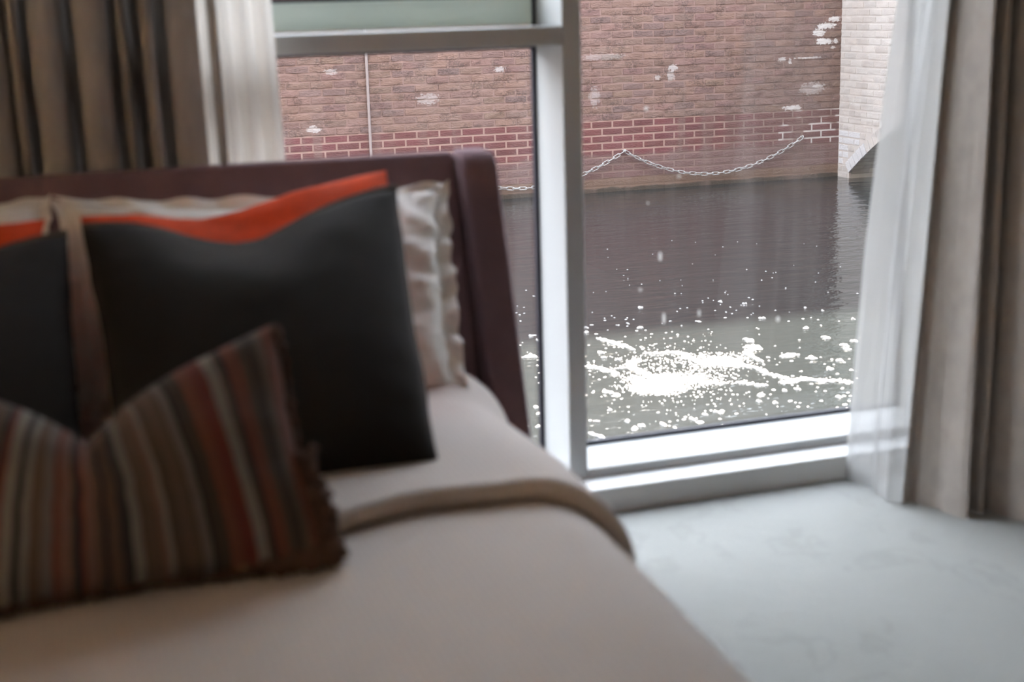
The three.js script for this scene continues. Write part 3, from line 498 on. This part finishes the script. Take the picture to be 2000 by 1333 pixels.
{
  const ribs = dataTex(128, 128, (x, y) => { const k = 1 + 0.05 * Math.sin(x / 128 * Math.PI * 32) + 0.05 * (hash2(x, y, 3) - 0.5); return [0.50 * k, 0.445 * k, 0.415 * k]; });
  ribs.repeat.set(6, 6);
  const duvetMat = new THREE.MeshPhysicalMaterial({ map: ribs, roughness: 0.95, sheen: 0.25, sheenRoughness: 0.6, sheenColor: lin(0.5, 0.5, 0.5), bumpMap: weaveBump, bumpScale: 0.0006, side: THREE.DoubleSide });
  const d = thing('duvet', [CX, 0.2, 1.5], { label: 'pale taupe ribbed duvet spread over the bed, head end folded down', category: 'bedding' });
  const W = 1.08;
  part(d, 'cover', gridGeo(150, 130, (u, v) => { const a = mix(-W, W, u), z = mix(2.50, 0.46, v), q = bedTop(a, z); const foot = z > 2.42 ? (z - 2.42) : 0; return [q[0], q[1] - foot * foot * 8, q[2], a, z]; }), duvetMat);
  // turned-down end: a second layer whose front edge rolls under
  const zf = (a) => 1.185 + 0.10 * sstep(0.5, 0.1, a) + 0.05 * sstep(0.6, 0.8, a) + 0.02 * (fbm(a * 3, 2, 8, 2) - 0.5);
  const th = 0.034, rr = th / 2;
  part(d, 'turned_down_end', gridGeo(150, 70, (u, v) => {
    const a = mix(-W * 0.93, W * 0.93, u), e = zf(a); let z, o;
    if (v < 0.72) { z = mix(0.47, e - rr, v / 0.72); o = th; } else if (v < 0.9) { const t = (v - 0.72) / 0.18 * Math.PI; z = e - rr + rr * Math.sin(t); o = rr + rr * Math.cos(t) + 0.001; } else { z = mix(e - rr, e - 0.12, (v - 0.9) / 0.1); o = 0.001; }
    const q = bedTop(a, z), puff = 1 + 0.25 * (fbm(a * 4, z * 4, 17, 3) - 0.5); o *= puff;
    return [q[0] + q[3] * o, q[1] + q[4] * o, z, a, z];
  }), duvetMat);
}

// ---------------------------------------------------------------- pillows and cushions
// corners tl, tr, br, bl in metres; T half thickness; dip(u) lowers the top edge; pull(u, v) shifts across
function pillowGeo({ tl, tr, br, bl, T, ear = 0.05, dip = () => 0, pull = () => 0, wr = 0.004, wf = 7, seed = 1, n = 56, m = 48, pow = 0.46, dipDepth = 1.6, bend = () => 0 }) {
  const v3 = (a) => new THREE.Vector3(...a), A = v3(tl), B = v3(tr), C = v3(br), D = v3(bl), N = new THREE.Vector3().crossVectors(B.clone().sub(D), A.clone().sub(C)).normalize();
  const upv = A.clone().add(B).sub(C).sub(D).multiplyScalar(0.5), ht = upv.length(), wd = B.distanceTo(A); upv.normalize(); const acr = B.clone().sub(A).normalize();
  const P = (u, v, f) => {
    const uu = 0.5 + (u - 0.5) * (1 - ear * Math.sin(Math.PI * v)), vv = 0.5 + (v - 0.5) * (1 - ear * Math.sin(Math.PI * u));
    const b = D.clone().lerp(C, uu), t = A.clone().lerp(B, uu), p = b.lerp(t, vv);
    const e = Math.max(0, (1 - (2 * u - 1) ** 2) * (1 - (2 * v - 1) ** 2)), d = dip(u) * Math.pow(v, dipDepth);
    p.addScaledVector(upv, -d).addScaledVector(acr, pull(u, v));
    const edge = Math.pow(1 - e, 2), w = wr * (fbm(u * wf + 10 * (f > 0), v * wf, seed, 3) - 0.5) * 2 * (0.5 + 0.8 * edge) * Math.min(1, e * 14);
    p.addScaledVector(N, f * (T * Math.pow(e, pow)) + w);
    p.addScaledVector(N, -bend(u, v));
    p.addScaledVector(acr, wr * 0.6 * (fbm(v * wf * 1.3, u * 2, seed + 5, 2) - 0.5) * 2);
    return [p.x, p.y, p.z, u * wd, v * ht];
  };
  const a = gridGeo(n, m, (u, v) => P(u, v, 1)), b = gridGeo(n, m, (u, v) => P(1 - u, v, -1));
  let g = mergeGeometries([a, b]); return { geo: g, P, N };
}
function pillow(name, mat, o, data, base) {
  const { geo, P, N } = pillowGeo(o), pos = base ?? [0, 1, 2].map((i) => (o.bl[i] + o.br[i]) / 2), t = thing(name, pos, data);
  part(t, 'cover', geo, mat); return { t, P, N };
}
// thin strip round the edge of a pillow, standing out from it
function flange(t, P, name, mat, w, N, R, sides = 'trbl', amp = 0.006, seed = 1) {
  const run = { t: (k) => [k, 1], r: (k) => [1, 1 - k], b: (k) => [1 - k, 0], l: (k) => [0, k] }, list = [];
  for (const s of sides) {
    list.push(gridGeo(60, 4, (k, q) => {
      const [u, v] = run[s](k), p = new THREE.Vector3(...P(u, v, 1)), c = new THREE.Vector3(...P(0.5, 0.5, 0)), d = p.clone().sub(c); d.addScaledVector(N, -d.dot(N)).normalize();
      const wav = amp * Math.sin(k * 40 + 3 * fbm(k * 8, 0, seed, 2)) * q + amp * 1.5 * (fbm(k * 14, q, seed + 2, 2) - 0.5);
      p.addScaledVector(d, w * q).addScaledVector(N, wav); return [p.x, p.y, p.z, k, q * w];
    }));
  }
  part(t, name, merge(list), mat);
}
const white = fabric([0.84, 0.825, 0.805], { seed: 31, sheen: 0.2, amp: 0.05 });
const rust = fabric([0.66, 0.062, 0.008], { seed: 33, sheen: 0.12, sheenColor: [0.8, 0.15, 0.05], amp: 0.25 });
const charcoal = fabric([0.0055, 0.0028, 0.0018], { seed: 35, sheen: 0.3, sheenColor: [0.42, 0.34, 0.29], amp: 0.15 });
{
  const wr = pillow('white_pillow', white, { tl: [0.045, 0.905, 0.335], tr: [0.765, 0.888, 0.335], br: [0.71, 0.535, 0.60], bl: [0.05, 0.535, 0.60], T: 0.082, ear: 0.03, wr: 0.015, wf: 11, seed: 2, dip: (u) => 0.025 * Math.sin(Math.PI * u) }, { label: 'large white pillow with a crumpled flange standing at the right of the headboard', category: 'pillow' });
  flange(wr.t, wr.P, 'flange', white, 0.032, wr.N, null, 'trl', 0.008, 4);
  const wl = pillow('white_pillow', white, { tl: [-0.72, 0.90, 0.335], tr: [-0.012, 0.91, 0.335], br: [-0.01, 0.535, 0.60], bl: [-0.68, 0.535, 0.60], T: 0.082, ear: 0.03, wr: 0.015, wf: 11, seed: 7, dip: (u) => 0.02 * Math.sin(Math.PI * u) }, { label: 'white pillow mostly cut off by the left edge of the picture', category: 'pillow' });
  flange(wl.t, wl.P, 'flange', white, 0.028, wl.N, null, 'trl', 0.008, 9);
  pillow('rust_pillow', rust, { tl: [0.06, 0.897, 0.45], tr: [0.635, 0.945, 0.45], br: [0.585, 0.535, 0.82], bl: [0.09, 0.535, 0.82], T: 0.06, ear: 0.03, wr: 0.012, wf: 6, seed: 11, dip: (u) => 0.022 * Math.exp(-(((u - 0.42) / 0.22) ** 2)), bend: (u, v) => 0.03 * Math.exp(-(((u - 0.45) / 0.28) ** 2)) * sstep(0.4, 1, v) }, { label: 'rust orange pillow showing above the right charcoal cushion', category: 'pillow' });
  pillow('rust_pillow', rust, { tl: [-0.56, 0.90, 0.45], tr: [0.0, 0.897, 0.45], br: [-0.02, 0.535, 0.82], bl: [-0.53, 0.535, 0.82], T: 0.06, ear: 0.03, wr: 0.012, wf: 6, seed: 13, dip: (u) => 0.015 * Math.exp(-(((u - 0.5) / 0.25) ** 2)), bend: (u, v) => 0.03 * Math.exp(-(((u - 0.5) / 0.3) ** 2)) * sstep(0.4, 1, v) }, { label: 'rust orange pillow behind the left charcoal cushion, cut off by the picture', category: 'pillow' });
  const pipe = fabric([0.14, 0.125, 0.115], { seed: 37 }), dark = [];  // paler grey for the lit edge built along the cushion tops
  dark.push(pillow('charcoal_cushion', charcoal, { tl: [0.058, 0.895, 0.58], tr: [0.622, 0.925, 0.58], br: [0.56, 0.537, 1.04], bl: [0.075, 0.537, 1.05], T: 0.075, ear: 0.02, wr: 0.006, wf: 5, seed: 17, dip: (u) => 0.032 * Math.pow(Math.max(0, 1 - Math.abs(u - 0.56) / 0.4), 1.15), bend: (u, v) => 0.07 * Math.exp(-(((u - 0.46) / 0.24) ** 2)) * sstep(0.55, 1, v) ** 1.3 }, { label: 'large charcoal cushion with a dented top in front of the right pillows', category: 'cushion' }));
  dark.push(pillow('charcoal_cushion', charcoal, { tl: [-0.53, 0.89, 0.60], tr: [0.036, 0.888, 0.58], br: [0.025, 0.537, 1.04], bl: [-0.50, 0.537, 1.05], T: 0.075, ear: 0.02, wr: 0.006, wf: 5, seed: 19, dip: (u) => 0.02 * Math.pow(Math.max(0, 1 - Math.abs(u - 0.5) / 0.5), 1.15), bend: (u, v) => 0.07 * Math.exp(-(((u - 0.5) / 0.3) ** 2)) * sstep(0.55, 1, v) ** 1.3 }, { label: 'charcoal cushion at the left edge, only its right part in view', category: 'cushion' }));

  // window light caught on the charcoal cushions' top edges, built as a paler tube
  for (const q of dark) { const pts = []; for (let i = 0; i <= 40; i++) { const p = q.P(i / 40, 1, 1); pts.push(new THREE.Vector3(p[0], p[1] + 0.002, p[2] - 0.002)); } part(q.t, 'lit_rim', new THREE.TubeGeometry(new THREE.CatmullRomCurve3(pts), 60, 0.006, 8), pipe, { label: 'paler tube along the top seam shaped as its lit edge' }); }

  // striped cushion
  const S = [[0.30, 0.10, 0.06], [0.16, 0.11, 0.08], [0.34, 0.31, 0.27], [0.02, 0.017, 0.022], [0.22, 0.15, 0.11], [0.36, 0.20, 0.16], [0.10, 0.07, 0.05], [0.27, 0.055, 0.035], [0.42, 0.39, 0.35], [0.05, 0.045, 0.05], [0.20, 0.12, 0.09], [0.30, 0.26, 0.24]];
  const R = rng(404), cols = []; { let prev = -1; while (cols.length < 1024) { let i = Math.floor(R() * S.length); if (i === prev) i = (i + 1) % S.length; prev = i; const w = Math.round((i === 3 || i === 9 ? 6 : 9) + R() * (i === 3 ? 8 : 20)); for (let k = 0; k < w; k++) cols.push(S[i]); } }
  const st = dataTex(1024, 64, (x, y) => { const k = 0.8 + 0.4 * hash2(x, y, 6); return cols[x].map((v) => v * k * 0.42); });
  st.repeat.set(1 / 0.60, 1 / 0.4);
  const striped = new THREE.MeshPhysicalMaterial({ map: st, roughness: 0.95, sheen: 0.25, sheenRoughness: 0.6, sheenColor: lin(0.5, 0.45, 0.42), bumpMap: weaveBump, bumpScale: 0.001, side: THREE.DoubleSide });
  const c = pillow('striped_cushion', striped, { tl: [-0.255, 0.812, 1.14], tr: [0.301, 0.812, 1.125], br: [0.322, 0.523, 1.335], bl: [-0.285, 0.523, 1.37], T: 0.085, ear: 0.04, wr: 0.006, wf: 5, seed: 23, n: 80, dip: (u) => 0.15 * Math.pow(Math.max(0, 1 - Math.abs(u - 0.5) / 0.5), 1.05), pull: (u, v) => -0.05 * v * v * Math.sin(2 * Math.PI * u) * -1 * 0.8, dipDepth: 1.3 }, { label: 'striped cushion in rust, brown and grey with a dented top, foremost on the bed', category: 'cushion' });
  // brush fringe along the right side and bottom seam
  const tuft = [], F = rng(505), q = new THREE.Quaternion(), e = new THREE.Euler();
  const stitch = (u, v, w) => { const p = c.P(u, v, 1), g = new THREE.ConeGeometry(w * (0.4 + 0.3 * F()), w * (1.6 + F()), 6, 1); g.applyQuaternion(q.setFromEuler(e.set(F() * 2 - 1, F() * 3, Math.PI * (0.9 + 0.5 * F())))); g.translate(p[0] + (F() - 0.3) * w, Math.max(p[1] + (F() - 0.5) * w, 0.525), p[2] + (F() - 0.5) * w); return g; };
  for (let i = 0; i < 260; i++) tuft.push(stitch(1, 0.42 * Math.pow(F(), 1.3), 0.016));
  for (let i = 0; i < 220; i++) tuft.push(stitch(1 - 0.25 * F() * F(), 0, 0.015));
  for (let i = 0; i < 160; i++) tuft.push(stitch(1, 0.42 + 0.58 * F(), 0.007));
  for (let i = 0; i < 260; i++) tuft.push(stitch(F() * 0.8, 0, 0.009));
  part(c.t, 'fringe', merge(tuft), std([0.07, 0.035, 0.022], 0.95), { label: 'dark brown brush fringe' });
}

scene.traverse((o) => { if (o.isMesh) { o.castShadow = o.material !== M.glass; o.receiveShadow = true; } });
renderer.render(scene, camera);
